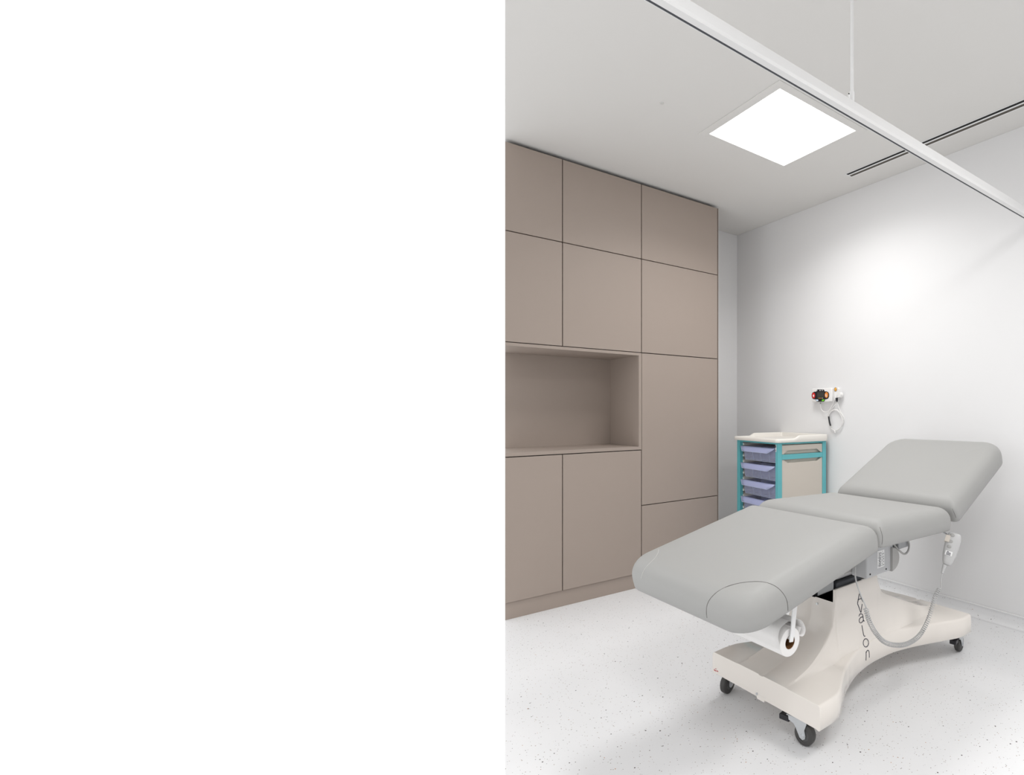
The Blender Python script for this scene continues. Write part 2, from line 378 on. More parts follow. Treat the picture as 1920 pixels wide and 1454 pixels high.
for y in ys:
    wo, zb_, zs, wf, wr, zr = interp(BT, y)
    hollow = 1.6595 < y < 1.9605
    if 1.6595 < y < 1.71: zr = 0.474
    if y > 1.6615 and y <= 1.9605: zr = 0.4745 - 0.01 * (y - 1.66)
    elif 1.655 < y < 1.6595: zr = 0.424
    wf = min(wf, wo - 0.006)
    wr = min(wr, wf - 0.006)
    r = 0.010
    side = [(0.0, zb_ + 0.003), (wo - 0.02, zb_ + 0.003), (wo - 0.004, zb_), (wo, zb_ + 0.004), (wo + 0.001, (zb_ + zs) / 2), (wo, zs - r * 1.2), (wo - 0.003, zs - r * 0.4), (wo - min(r, (wo - wf) * 0.5), zs)]
    # concave climb from the pad to the ridge edge
    side.append((wf, zs + 0.002))
    n_up = 7
    for k in range(1, n_up + 1):
        u = k / n_up
        x = wf + (wr + 0.004 - wf) * (1 - (1 - u) ** 1.7)
        z = zs + 0.002 + (zr - 0.006 - zs - 0.002) * (u ** 1.15)
        side.append((x, max(z, zs + 0.002 + 0.0002 * k)))
    ztop = max(zr, zs + 0.004)
    side.append((wr, ztop))
    if hollow: side += [(wr - 0.008, ztop), (wr - 0.010, 0.30), (wr - 0.012, 0.30), (0.0, 0.30)]
    else:
        g = 0.0035
        side += [(wr - 0.008, ztop), (0.014, ztop), (0.008, ztop - g), (0.0, ztop - g)]
    left = [(-x, z) for x, z in reversed(side[1:-1])]
    ring = [Vector((XB + x, y, z)) for x, z in side] + [Vector((XB + x, y, z)) for x, z in left]
    rings.append(ring)
b = NB(); loft(b, rings)
bmesh.ops.remove_doubles(b, verts=b.verts, dist=0.00005)
base = yobj('base_cover', b, M['cream'], couch, True, 50)
bv = base.modifiers.new('bevel', 'BEVEL'); bv.limit_method = 'ANGLE'; bv.angle_limit = math.radians(60); bv.width = 0.007; bv.segments = 3
base_tree = bvh(base)
tag(base, 'cream glossy moulded base cover with a waist')
# lettering printed down the side of the base
def zp(x, y): return (1540 + x / 8.078, 1100 + y / 8.078)
strokes = [[(547, 262), (560, 190), (570, 125), (577, 115), (585, 125), (605, 185), (627, 232)], [(551, 205), (610, 180)], [(547, 262), (572, 330), (597, 395), (608, 330), (617, 268)],
           [(568, 455), (580, 425), (603, 416), (622, 430), (630, 462), (637, 510), (642, 528), (650, 522)], [(630, 462), (600, 470), (580, 490), (571, 520), (580, 548), (600, 552), (620, 538), (634, 508)],
           [(612, 590), (620, 640), (632, 705), (643, 748), (652, 756), (661, 752)],
           [(673 + 40 * math.cos(a * PI / 10), 857 + 63 * math.sin(a * PI / 10)) for a in range(21)],
           [(675, 990), (676, 1050), (674, 1122)], [(676, 1010), (688, 980), (703, 968), (717, 980), (723, 1010), (725, 1078)]]
b = NB()
for s in strokes:
    pts = [onto(base_tree, *zp(*q), 0.0006) for q in s]
    pts = [p for p in pts if p is not None]
    if len(pts) > 1: tube(b, smooth_path(pts, 4), 0.0017, 6)
obj('lettering', b, M['ink'], base)
b = NB()
for s in ([(1340.5, 1255.5), (1342, 1254.0), (1343.5, 1255.8)], [(1338.4, 1255.8), (1341.5, 1257.6), (1344.6, 1259.4), (1346.6, 1260.3)], [(1339.2, 1257.4), (1342.2, 1259.2)], [(1344.2, 1258.0), (1346.6, 1259.4)]):
    pts = [onto(base_tree, px, py, 0.0006) for px, py in s]
    pts = [q for q in pts if q is not None]
    if len(pts) > 1: tube(b, pts, 0.00075, 5)
obj('maker_mark', b, M['redink'], base)
for px, py in ((1419.5, 1301.5), (1532.5, 1132.5)):
    h = onto(base_tree, px, py, 0.0)
    if h is None: continue
    b = NB(); cyl(b, h + Vector((0, 0.001, 0)), h + Vector((0, -0.003, 0)), 0.0048, seg=14)
    obj('screw', b, M['steel'], couch, True)
# centre seam tab below the front skirt
b = NB(); prism(b, [(XB - 0.026, 0.118), (XB + 0.024, 0.118), (XB + 0.018, 0.099), (XB - 0.020, 0.099)], 'y', 1.3535, 1.366); yobj('seam_tab', b, M['cream'], base)

# casters
def caster(x, y, rot, label=None):
    root = NB()
    T = YM @ Matrix.Translation((x, y, 0)) @ Matrix.Rotation(math.radians(rot), 4, 'Z')
    R = 0.040; tr = 0.026
    b = NB()
    prof = [(-0.015, 0.022), (-0.015, R - 0.007), (-0.010, R - 0.001), (0, R), (0.010, R - 0.001), (0.015, R - 0.007), (0.015, 0.022)]
    rings = []
    for k in range(32):
        a = 2 * PI * k / 32
        rings.append([T @ Vector((tr + rr * math.cos(a), w, R + rr * math.sin(a))) for w, rr in prof])
    V = [[b.verts.new(v) for v in r] for r in rings]
    n = len(prof)
    for i in range(32):
        A, B = V[i], V[(i + 1) % 32]
        for k in range(n): b.faces.new((A[k], A[(k + 1) % n], B[(k + 1) % n], B[k]))
    w = obj('caster', b, M['rubber'], couch, True, 40)
    b = NB(); cyl(b, T @ Vector((tr, -0.0135, R)), T @ Vector((tr, 0.0135, R)), 0.0222, seg=24); obj('wheel_hub', b, M['hub'], w, True)
    b = NB()
    for s in (-1, 1):
        pts = [(-0.034, 0.094), (0.040, 0.094), (0.042, 0.084), (0.034, 0.062), (0.038, 0.042), (0.036, 0.032), (0.026, 0.026), (0.014, 0.032), (-0.002, 0.062), (-0.012, 0.074), (-0.032, 0.080)]
        n0 = len(b.verts)
        prism(b, pts, 'y', s * 0.0175, s * 0.0200)
        b.verts.ensure_lookup_table()
    box(b, (-0.034, -0.020, 0.0925), (0.040, 0.020, 0.096), 0.001, 1)
    box(b, (-0.036, -0.030, 0.1005), (0.036, 0.030, 0.1035), 0.001, 1)
    cyl(b, (0, 0, 0.095), (0, 0, 0.101), 0.02, seg=20)
    bmesh.ops.transform(b, matrix=T, verts=b.verts)
    f = obj('fork', b, M['steel'], w)
    b = NB(); cyl(b, T @ Vector((tr, -0.023, R)), T @ Vector((tr, 0.023, R)), 0.0075, seg=6); obj('axle_bolt', b, M['steel'], w)
    b = NB(); box(b, (-0.078, -0.016, 0.066), (-0.034, 0.016, 0.086), 0.004); box(b, (-0.036, -0.012, 0.072), (-0.0225, 0.012, 0.092)); 
    bmesh.ops.transform(b, matrix=T @ Matrix.Translation((0, 0, 0)), verts=b.verts); obj('brake_lever', b, M['black'], w)
    return w
caster(X0 + 0.165, 1.388, 10)
caster(X0 - 0.282, 1.449, -78)
caster(X0 + 0.230, 2.485, 100)
caster(X0 - 0.240, 2.452, 100)

# cushions
def rrect(hx, y0, y1, r0, r1, seg=10):
    """rounded rectangle: corner radius r0 at y0 end, r1 at y1 end"""
    out = []
    for cx_, cy_, r, a0 in ((hx - r0, y0 + r0, r0, -PI / 2), (hx - r1, y1 - r1, r1, 0), (-hx + r1, y1 - r1, r1, PI / 2), (-hx + r0, y0 + r0, r0, PI)):
        for k in range(seg + 1):
            a = a0 + (PI / 2) * k / seg
            out.append((cx_ + r * math.cos(a), cy_ + r * math.sin(a)))
    return out
def cushion(name, y0, z0, ang, length, thick, r0, r1, label=None, er=(0.055, 0.046), crown=0.006, ky=1.25):
    """y0,z0: top of the section at its foot-side end; extends `length` along +Y tilted by ang"""
    T = Matrix.Translation((XCc, y0, z0)) @ Matrix.Rotation(math.radians(ang), 4, 'X')
    rings = []
    ex, ez = er
    prof = [(0.030, -thick), (0.010, -thick), (0.004, -thick + 0.003), (0.0015, -thick + 0.008), (0.0, -thick * 0.72)]
    for k in range(0, 10):
        a = (PI / 2) * k / 9
        prof.append((ex * (1 - math.cos(a)) , -ez + ez * math.sin(a)))
    prof[5] = (0.0, -ez)
    lim = min(HWc - 0.03, length * 0.42 / ky)
    for k in range(1, 7):
        u = k / 6
        prof.append((ex + (lim - ex) * u, crown * (1 - (1 - u) ** 2)))
    for i, z in prof:
        ii = min(i, HWc - 0.01, length / 2 - 0.01)
        rr0 = max(r0 - i, 0.012 if r0 > 0.05 else max(r0 - i * 0.5, 0.006)); rr1 = max(r1 - i, 0.012 if r1 > 0.05 else max(r1 - i * 0.5, 0.006))
        m_ = min(HWc - ii, length / 2 - min(ii * ky, length * 0.45)) * 0.98
        rings.append([T @ Vector((x, y, z)) for x, y in rrect(HWc - ii, min(ii * ky, length * 0.45), length - min(ii * ky, length * 0.45), min(rr0, m_), min(rr1, m_))])
    b = NB(); loft(b, rings)
    o = yobj(name, b, M['vinyl'], couch, True, 60)
    if label: tag(o, label)
    return o
LEG_A = 11.84; LL = 0.705; TH = 0.107
c, s = math.cos(math.radians(LEG_A)), math.sin(math.radians(LEG_A))
ly0, lz0 = 0.963, 0.638
ER = (0.055, 0.060)
leg = cushion('leg_cushion', ly0, lz0, LEG_A, LL, TH, 0.095, 0.035, 'foot section sloping down, with rounded seamed corners', ER)
SY, SZ, SA, SL = 1.664, 0.787, -2.1, 0.578
seat = cushion('seat_cushion', SY, SZ, SA, SL, TH, 0.024, 0.030, None, ER)
BY, BZ, BA, BL = 2.247, 0.780, 24.8, 0.650
back = cushion('back_cushion', BY, BZ, BA, BL, TH, 0.024, 0.115, 'raised backrest section with rounded top corners', ER)
seams = [(leg, 'seam', [(1328.2, 1169.5), (1325.5, 1159), (1324.5, 1147), (1326, 1135), (1331.5, 1124), (1343, 1112), (1361, 1101.5), (1382, 1095), (1404, 1091.8), (1424, 1091.2), (1442, 1094.5), (1457, 1102), (1468, 1113), (1475, 1126), (1477, 1138), (1477.3, 1146)], M['seam']),
         (leg, 'seam', [(1232, 1027.5), (1235, 1031), (1234, 1037), (1228, 1047), (1218, 1057), (1210, 1066), (1205, 1075), (1202, 1085)], M['seam_light']),
         (seat, 'seam', [(1649.5, 989), (1652, 997), (1654.5, 1007), (1654, 1018), (1651, 1027)], M['seam']),
         (back, 'seam', [(1785.5, 954.5), (1789, 962), (1792.5, 971), (1793.5, 980)], M['seam'])]
for o_, nm, pp, mm in seams:
    tr_ = bvh(o_); pts = [onto(tr_, px, py, 0.0002) for px, py in pp]; pts = [q for q in pts if q is not None]
    if len(pts) < 2: print('seam missed', nm); continue
    b = NB(); tube(b, smooth_path(pts, 5), 0.0009, 6); obj(nm, b, mm, o_)
# under-frame
b = NB()
Tl = Matrix.Translation((XCc, ly0, lz0)) @ Matrix.Rotation(math.radians(LEG_A), 4, 'X')
for sx in (-1, 1): box(b, (sx * 0.20 - 0.018, 0.10, -TH - 0.03), (sx * 0.20 + 0.018, LL - 0.03, -TH - 0.001), 0.003, 1, Tl)
box(b, (-0.18, 0.20, -TH - 0.026), (0.18, 0.235, -TH - 0.002), 0.003, 1, Tl)
Ts = Matrix.Translation((XCc, SY, SZ)) @ Matrix.Rotation(math.radians(SA), 4, 'X')
for sx in (-1, 1): box(b, (sx * 0.20 - 0.018, 0.03, -TH - 0.03), (sx * 0.20 + 0.018, 0.50, -TH - 0.001), 0.003, 1, Ts)
Tb = Matrix.Translation((XCc, BY, BZ)) @ Matrix.Rotation(math.radians(BA), 4, 'X')
for sx in (-1, 1): box(b, (sx * 0.19 - 0.016, 0.02, -TH - 0.022), (sx * 0.19 + 0.016, 0.42, -TH + 0.0035), 0.003, 1, Tb)
yobj('under_frame', b, M['greymetal'], couch)
# lifting column in the base
b = NB(); box(b, (XB - 0.095, 1.69, 0.305), (XB + 0.098, 1.87, 0.492), 0.008); yobj('column_sleeve', b, M['slot'], couch)
b = NB(); box(b, (XB - 0.050, 1.712, 0.493), (XB + 0.082, 1.845, 0.625), 0.012, 3); yobj('lifting_column', b, M['lightgrey'], couch, True)
b = NB(); box(b, (XB - 0.165, 1.69, 0.626), (XB + 0.165, 1.92, 0.632)); box(b, (XB - 0.105, 1.612, 0.40), (XB - 0.100, 1.70, 0.60)); box(b, (XB + 0.020, 1.664, 0.36), (XB + 0.100, 1.669, 0.60))
box(b, (XB + 0.03, 1.69, 0.36), (XB + 0.075, 1.70, 0.585)); yobj('mounting_plate', b, M['greymetal'], couch)
# control box with motor under the seat
p1 = onx(1627.5, 1086, -1.30)
b = NB(); box(b, (-1.375, 1.700, 0.538), (-1.300, 1.888, 0.662), 0.005)
cb = yobj('control_box', b, M['boxgrey'], couch); 
b = NB(); box(b, (-1.405, 1.660, 0.548), (-1.3755, 1.80, 0.655), 0.004); yobj('box_lid', b, M['midgrey'], cb)
b = NB()
prof = []
for k in range(13):
    a = -PI / 2 + PI * k / 12; prof.append((1.868 + 0.058 * math.cos(a), 0.584 + 0.050 * math.sin(a)))
prism(b, prof, 'x', -1.372, -1.292); bmesh.ops.bevel(b, geom=list(b.edges), offset=0.003, segments=2, affect='EDGES')
yobj('motor_housing', b, M['midgrey'], cb, True)
b = NB(); box(b, (-1.2998, 1.772, 0.566), (-1.2992, 1.822, 0.634)); lb = yobj('rating_label', b, M['label'], cb)
b = NB()
for k in range(7):
    yk = 1.777 + k * 0.0062; n_ = random.randint(3, 5); z_ = 0.570
    while z_ < 0.628:
        l_ = random.uniform(0.003, 0.012); box(b, (-1.2991, yk, z_), (-1.2988, yk + (0.0032 if k in (1, 2, 6) else 0.0016), min(z_ + l_, 0.630))); z_ += l_ + random.uniform(0.0015, 0.007 if k not in (1, 2) else 0.002)
yobj('printed_text', b, M['ink'], lb if False else cb)
for y_, z_ in ((1.722, 0.553), (1.835, 0.551), (1.872, 0.648)):
    b = NB(); cyl(b, (-1.3008, y_, z_), (-1.2985, y_, z_), 0.0036, seg=10); yobj('screw', b, M['slotblack'], cb)
# bracket and cable loop under the seat
b = NB(); box(b, (-1.34, 1.93, 0.612), (-1.30, 2.02, 0.655), 0.004); yobj('seat_bracket', b, M['greymetal'], couch)
b = NB(); tube(b, smooth_path([(-1.30, 1.90, 0.645), (-1.295, 1.93, 0.615), (-1.29, 1.965, 0.592), (-1.29, 1.995, 0.60), (-1.295, 2.01, 0.625), (-1.30, 2.005, 0.645)], 6), 0.0042, 8); obj('cable_loop', b, M['midgrey'], couch, True)
# paper roll holder
b = NB()
ry, rzc = 1.234, 0.458; rx1 = -1.276; rx0 = -1.800
for xx in (rx1 + 0.006, rx0 - 0.010):
    prism(b, [(ry - 0.012, rzc - 0.013), (ry + 0.004, rzc - 0.016), (ry + 0.012, rzc + 0.02), (ry + 0.028, rzc + 0.122), (ry + 0.006, rzc + 0.122), (ry - 0.006, rzc + 0.02)], 'x', xx, xx + 0.004)
box(b, (rx0 - 0.006, ry + 0.006, rzc + 0.118), (rx1 + 0.010, ry + 0.028, rzc + 0.1215))
cyl(b, (rx0 - 0.006, ry, rzc - 0.004), (rx1 + 0.006, ry, rzc - 0.004), 0.007, seg=12)
yobj('roll_holder', b, M['rail'], couch)

# paper roll
t = thing('paper_roll', 'white examination paper roll on a holder under the couch foot section', 'paper roll', ((rx0 + rx1) / 2, ry, rzc - 0.056))
R0, R1 = 0.0225, 0.0465
cz = rzc - 0.004 - (R0 - 0.0075)
b = NB()
n = 48
prof = [(rx0, R0 + 0.0004), (rx0, R1 - 0.001), (rx0 + 0.001, R1), (rx1 - 0.001, R1), (rx1, R1 - 0.001), (rx1, R0 + 0.0004)]
V = [[b.verts.new((x_, ry + r_ * math.cos(2 * PI * k / n), cz + r_ * math.sin(2 * PI * k / n))) for x_, r_ in prof] for k in range(n)]
for i in range(n):
    A, B = V[i], V[(i + 1) % n]
    for k in range(len(prof)): b.faces.new((A[k], A[(k + 1) % len(prof)], B[(k + 1) % len(prof)], B[k]))
yobj('paper_winding', b, M['paper'], t, True, 40)
b = NB()
prof = [(rx0 + 0.001, R0 - 0.0012), (rx0 + 0.001, R0), (rx1 - 0.001, R0), (rx1 - 0.001, R0 - 0.0012)]
V = [[b.verts.new((x_, ry + r_ * math.cos(2 * PI * k / n), cz + r_ * math.sin(2 * PI * k / n))) for x_, r_ in prof] for k in range(n)]
for i in range(n):
    A, B = V[i], V[(i + 1) % n]
    for k in range(len(prof)): b.faces.new((A[k], A[(k + 1) % len(prof)], B[(k + 1) % len(prof)], B[k]))
yobj('cardboard_core', b, M['card'], t, True, 40)
def sheet(name, path, x0, x1, thick=0.0006, wob=0.0, parent=None, nx=14):
    b = NB(); P = smooth_path([Vector((0, y_, z_)) for y_, z_ in path], 6); rows = []
    for i, p in enumerate(P):
        row = []
        for k in range(nx + 1):
            u = k / nx; x_ = x0(i / (len(P) - 1)) + (x1(i / (len(P) - 1)) - x0(i / (len(P) - 1))) * u
            row.append(b.verts.new((x_, p.y + wob * math.sin(u * 7 + i * 0.35) * (i / len(P)), p.z + wob * math.cos(u * 5 + 1) * (i / len(P)))))
        rows.append(row)
    for a, c_ in zip(rows[:-1], rows[1:]):
        for k in range(nx): b.faces.new((a[k], a[k + 1], c_[k + 1], c_[k]))
    o = yobj(name, b, M['paper'], parent, True, None)
    sm = o.modifiers.new('s', 'SOLIDIFY'); sm.thickness = thick
    return o
# sheet running from the roll forward and up under the cushion
sheet('paper_sheet', [(ry - R1 * 0.97 - 0.001, cz - 0.012), (ry - R1 - 0.0015, cz + 0.008), (ry - R1 - 0.006, cz + 0.030), (ry - R1 + 0.004, cz + 0.056), (ry - 0.010, cz + 0.068), (ry + 0.006, cz + 0.066)], lambda t_: rx0 + 0.004, lambda t_: rx1 - 0.004 + 0.012 * t_ * 0, parent=t)
sheet('paper_end', [(ry + 0.012, cz + 0.062), (ry + 0.040, cz + 0.064), (ry + 0.066, cz + 0.048), (ry + 0.080, cz + 0.018), (ry + 0.070, cz - 0.002), (ry + 0.050, cz + 0.006), (ry + 0.056, cz + 0.030)], lambda t_: rx0 + 0.05, lambda t_: rx1 - 0.004, wob=0.002, parent=t)

# handset on its hook with coiled cord
t = thing('remote_handset', 'light grey hand control hanging at the couch seat with a coiled cord', 'remote control', (-1.235, 2.27, 0.50))
XH = -1.215
top = onx(1791, 1001, XH); bot = onx(1775, 1060, XH)
ax = (top - bot); Lh = ax.length; ax.normalize(); wd = Vector((0, 1, 0)) - ax * ax.y; wd.normalize(); fx = Vector((0.45, -0.9, 0)).normalized(); wd = Vector((0.9, 0.45, 0)); wd = (wd - ax * ax.dot(wd)).normalized(); fx = (fx - ax * ax.dot(fx)).normalized()
hs = [(0.0, 0.013, 0.010), (0.02, 0.0175, 0.0125), (0.10, 0.022, 0.0145), (0.30, 0.029, 0.017), (0.55, 0.032, 0.0175), (0.80, 0.032, 0.017), (0.93, 0.029, 0.0155), (0.985, 0.025, 0.012), (1.0, 0.017, 0.008)]
rings = []
for u, w_, d_ in hs:
    ce = bot + ax * Lh * u; ring = []
    for k in range(24):
        a = 2 * PI * k / 24; cc, ss = math.cos(a), math.sin(a)
        e = 0.75
        ring.append(ce + wd * (w_ * math.copysign(abs(cc) ** e, cc)) + fx * (d_ * math.copysign(abs(ss) ** e, ss)))
    rings.append(ring)
b = NB(); loft(b, rings); hb = obj('handset_body', b, M['lightgrey'], t, True, 50)
for u, off in ((0.90, 0.004), (0.70, 0.002), (0.53, 0.0)):
    ce = bot + ax * Lh * u + wd * (-0.010) + fx * 0.0165
    b = NB(); vs = ball(b, (0, 0, 0), 1.0, seg=16)
    mm = Matrix((( *(wd * 0.0105), ), ( *(ax * 0.0080), ), ( *(fx * 0.0022), ))).transposed().to_4x4(); mm.translation = ce
    bmesh.ops.transform(b, matrix=mm, verts=b.verts); obj('button', b, M['midgrey'], t, True)
def frame_box(b, ce, w_, h_, d_):
    mm = Matrix(((*(wd * w_),), (*(ax * h_),), (*(fx * d_),))).transposed().to_4x4(); mm.translation = ce
    r_ = bmesh.ops.create_cube(b, size=1.0, matrix=mm)
b = NB(); frame_box(b, bot + ax * Lh * 0.33 + wd * (-0.005) + fx * 0.0172, 0.030, 0.020, 0.0006); obj('sticker', b, M['label'], t)
b = NB()
for k in range(4): frame_box(b, bot + ax * Lh * 0.33 + ax * (0.0068 - 0.0045 * k) + wd * (-0.008 + (0.002 if k else -0.002)) + fx * 0.0177, 0.019 if k else 0.008, 0.0026, 0.0004)
obj('printed_text', b, M['ink'], t)
# hook clip
b = NB(); cpt = bot + ax * Lh * 0.76 - wd * 0.026 + fx * 0.013
frame_box(b, cpt, 0.020, 0.030, 0.014); obj('clip', b, M['beige'], t)
b = NB(); tube(b, smooth_path([cpt + ax * 0.012 - wd * 0.004, cpt + ax * 0.022 - wd * 0.010 - fx * 0.01, Vector((-1.262, cpt.y - 0.012, 0.660))], 5), 0.0035, 8); obj('hook', b, M['greymetal'], t, True)
# strain relief + cord
XCd = -1.222
neck = [onx(1771.5, 1060, XCd), onx(1769, 1068, XCd), onx(1766.5, 1076, XCd)]
b = NB(); pts = smooth_path(neck, 8); tube(b, pts, [0.0100 - 0.0050 * i / (len(pts) - 1) - (0.0012 if i % 3 == 1 else 0) for i in range(len(pts))], 10); obj('strain_relief', b, M['lightgrey'], t, True, 80)
b = NB()
tube(b, smooth_path([onx(1766.5, 1076, XCd), onx(1764.5, 1090, XCd), onx(1764.5, 1101, XCd), onx(1762, 1107, XCd)], 6), 0.0022, 8)
tube(b, smooth_path([onx(1603.5, 1062, -1.30), onx(1603.5, 1080, -1.288), onx(1608, 1100, -1.275), onx(1617, 1123, -1.262), onx(1624, 1139, -1.25), onx(1624, 1143, -1.245)], 6), 0.0028, 8)
path = smooth_path([onx(1623, 1141, -1.245), onx(1629, 1163, -1.24), onx(1641, 1186, -1.235), onx(1658, 1204, -1.23), onx(1680, 1210.5, -1.226), onx(1703, 1207, XCd), onx(1724, 1192, XCd), onx(1738, 1168, XCd), onx(1747.5, 1140, XCd), onx(1754, 1118, XCd), onx(1761, 1105, XCd)], 12)
L_ = [0]
for a_, c_ in zip(path[:-1], path[1:]): L_.append(L_[-1] + (c_ - a_).length)
tot = L_[-1]; turns = 74; N_ = turns * 9; hel = []
j = 0
for i in range(N_ + 1):
    # turns a little wider apart at both stretched ends
    u = i / N_
    s_ = u * tot
    while j < len(L_) - 2 and L_[j + 1] < s_: j += 1
    f_ = (s_ - L_[j]) / (L_[j + 1] - L_[j]); pc = path[j].lerp(path[j + 1], f_); tg = (path[j + 1] - path[j]).normalized()
    n1 = Vector((1, 0, 0)) - tg * tg.x; n1.normalize(); n2 = tg.cross(n1); a = 2 * PI * u * turns
    hel.append(pc + (n1 * math.cos(a) + n2 * math.sin(a)) * 0.0082)
tube(b, hel, 0.0019, 5)
obj('coiled_cord', b, M['lightgrey'], t, True, None)

# ================================================================ CART
ZT = 0.980
P0 = onz(1459.4, 831.0, ZT); PL = onz(1370.5, 825.5, ZT); PR = onz(1557.6, 827.5, ZT)
CW = (PL - P0).length; CD = (PR - P0).length
a1 = math.atan2((P0 - PL).y, (P0 - PL).x); a2 = math.atan2((PR - P0).y, (PR - P0).x) - PI / 2
rot = (a1 + a2) / 2
print('CART', P0, CW, CD, math.degrees(a1), math.degrees(a2), PR)
TC = Matrix.Translation((P0.x, P0.y, 0)) @ Matrix.Rotation(rot, 4, 'Z')   # local: x from -CW..0, y from 0..CD
cart = thing('drawer_cart', 'teal and cream medical cart with blue see-through bins in the corner', 'cart', (P0.x, P0.y, 0))
def cobj(name, b, m, parent=None, smooth=False, angle=35):
    bmesh.ops.transform(b, matrix=TC, verts=b.verts)
    return obj(name, b, m, parent or cart, smooth, angle)
PS = 0.034; zb0 = 0.115
for x_, y_ in ((-PS, 0), (-CW, 0), (-PS, CD - PS), (-CW, CD - PS)):
    b = NB(); box(b, (x_, y_, zb0), (x_ + PS, y_ + PS, ZT - 0.001), 0.003); cobj('post', b, M['teal'])
b = NB()
e_ = 0.0004
for z_, h_ in ((ZT - 0.012, 0.011), (zb0 + 0.0, 0.03)):
    b = NB()
    box(b, (-CW + PS + e_, 0.002, z_), (-PS - e_, 0.026, z_ + h_), 0.001, 1); box(b, (-CW + PS + e_, CD - 0.026, z_), (-PS - e_, CD - 0.002, z_ + h_), 0.001, 1)
    box(b, (-0.026, PS + e_, z_), (-0.002, CD - PS - e_, z_ + h_), 0.001, 1); box(b, (-CW + 0.002, PS + e_, z_), (-CW + 0.026, CD - PS - e_, z_ + h_), 0.001, 1)
    cobj('frame_rail', b, M['teal'])
b = NB(); box(b, (-0.028, PS + e_, ZT - 0.118), (-0.001, CD - PS - e_, ZT - 0.083), 0.002)
cobj('crossbar', b, M['teal'])
# flat tray-like slides and liner
b = NB(); box(b, (-CW + PS * 0.4, 0.04, zb0 + 0.031), (-CW + PS * 0.4 + 0.006, CD - 0.02, ZT - 0.013)); box(b, (-0.036, 0.04, zb0 + 0.031), (-0.030, CD - 0.02, ZT - 0.013))
box(b, (-CW + 0.02, CD - 0.034, zb0 + 0.031), (-0.037, CD - 0.028, ZT - 0.013))
cobj('inner_liner', b, M['beige'])
zz = ZT - 0.040; k = 0
while zz > zb0 + 0.06:
    for side in (0, 1):
        xa = -CW + PS * 0.4 + 0.0064 if side == 0 else -0.0364
        dx = 0.030 if side == 0 else -0.012
        poly = [(xa, zz), (xa + dx, zz + 0.004), (xa + dx, zz + 0.010), (xa, zz + 0.026)]
        b = NB(); prism(b, poly, 'y', 0.030, CD - 0.05); cobj('runner', b, M['cream_cart'])
    zz -= 0.0435; k += 1
# right side: slim drawer and large panel with handle lips
y0, y1 = PS + 0.0015, CD - PS - 0.0015
zt_, zl_ = ZT - 0.020, ZT - 0.081
b = NB(); prism(b, [(y0, zt_), (y1, zt_), (y1, zl_), (y1 - 0.012, zl_), (y1 - 0.050, zl_ + 0.026), (y0 + 0.052, zl_ + 0.026), (y0 + 0.016, zl_), (y0, zl_)], 'x', -0.026, -0.006)
sd = cobj('side_drawer', b, M['beige'])
b = NB(); prism(b, [(y0 + 0.002, zl_ + 0.001), (y0 + 0.002, zl_ + 0.034), (y1 - 0.002, zl_ + 0.034), (y1 - 0.002, zl_ + 0.001)], 'x', -0.034, -0.0265); cobj('handle_recess', b, M['beige'], sd)
zt_, zl_ = ZT - 0.1195, zb0 + 0.032
b = NB(); prism(b, [(y0, zt_), (y0 + 0.014, zt_), (y0 + 0.050, zt_ - 0.022), (y1 - 0.050, zt_ - 0.022), (y1 - 0.008, zt_), (y1, zt_), (y1, zl_), (y0, zl_)], 'x', -0.026, -0.006)
sp = cobj('side_panel', b, M['beige'])
b = NB(); prism(b, [(y0 + 0.002, zt_ - 0.032), (y0 + 0.002, zt_), (y1 - 0.002, zt_), (y1 - 0.002, zt_ - 0.032)], 'x', -0.034, -0.0265); cobj('handle_recess', b, M['beige'], sp)
# moulded worktop tray: low rim at the front, stepping up along the sides
ov = 0.024; hx0, hx1, hy0, hy1 = -CW - ov, ov, -ov, CD + 0.010
def tray_ring(ins, zf):
    out = []
    r = max(0.035 - ins, 0.008)
    for cx_, cy_, a0 in ((hx1 - ins - r, hy0 + ins + r, -PI / 2), (hx1 - ins - r, hy1 - ins - r, 0), (hx0 + ins + r, hy1 - ins - r, PI / 2), (hx0 + ins + r, hy0 + ins + r, PI)):
        for k in range(9):
            a = a0 + PI / 2 * k / 8; out.append([cx_ + r * math.cos(a), cy_ + r * math.sin(a)])
    # subdivide straight runs so that the rim step can be shaped
    res = []
    for i, p in enumerate(out):
        q = out[(i + 1) % len(out)]; res.append(p)
        if i % 9 == 8:
            for k in range(1, 40): res.append([p[0] + (q[0] - p[0]) * k / 40, p[1] + (q[1] - p[1]) * k / 40])
    return [Vector((x_, y_, zf(x_, y_))) for x_, y_ in res]
def rim(x_, y_):
    t_ = max(0, min(1, (y_ - (hy0 + 0.145)) / 0.055)); t_ = t_ * t_ * (3 - 2 * t_)
    return ZT + 0.027 + 0.021 * t_
b = NB()
rings = [tray_ring(0.02, lambda x_, y_: ZT + 0.0002), tray_ring(0.004, lambda x_, y_: ZT + 0.0006), tray_ring(0.0, lambda x_, y_: ZT + 0.006), tray_ring(0.0, lambda x_, y_: rim(x_, y_) - 0.006), tray_ring(0.003, lambda x_, y_: rim(x_, y_) - 0.001),
         tray_ring(0.008, rim), tray_ring(0.014, lambda x_, y_: rim(x_, y_) - 0.002), tray_ring(0.018, lambda x_, y_: min(rim(x_, y_) - 0.008, rim(x_, y_))), tray_ring(0.024, lambda x_, y_: ZT + 0.017), tray_ring(0.034, lambda x_, y_: ZT + 0.014), tray_ring(0.2, lambda x_, y_: ZT + 0.0135)]
loft(b, rings); cobj('worktop_tray', b, M['cream_cart'], None, True, 50)
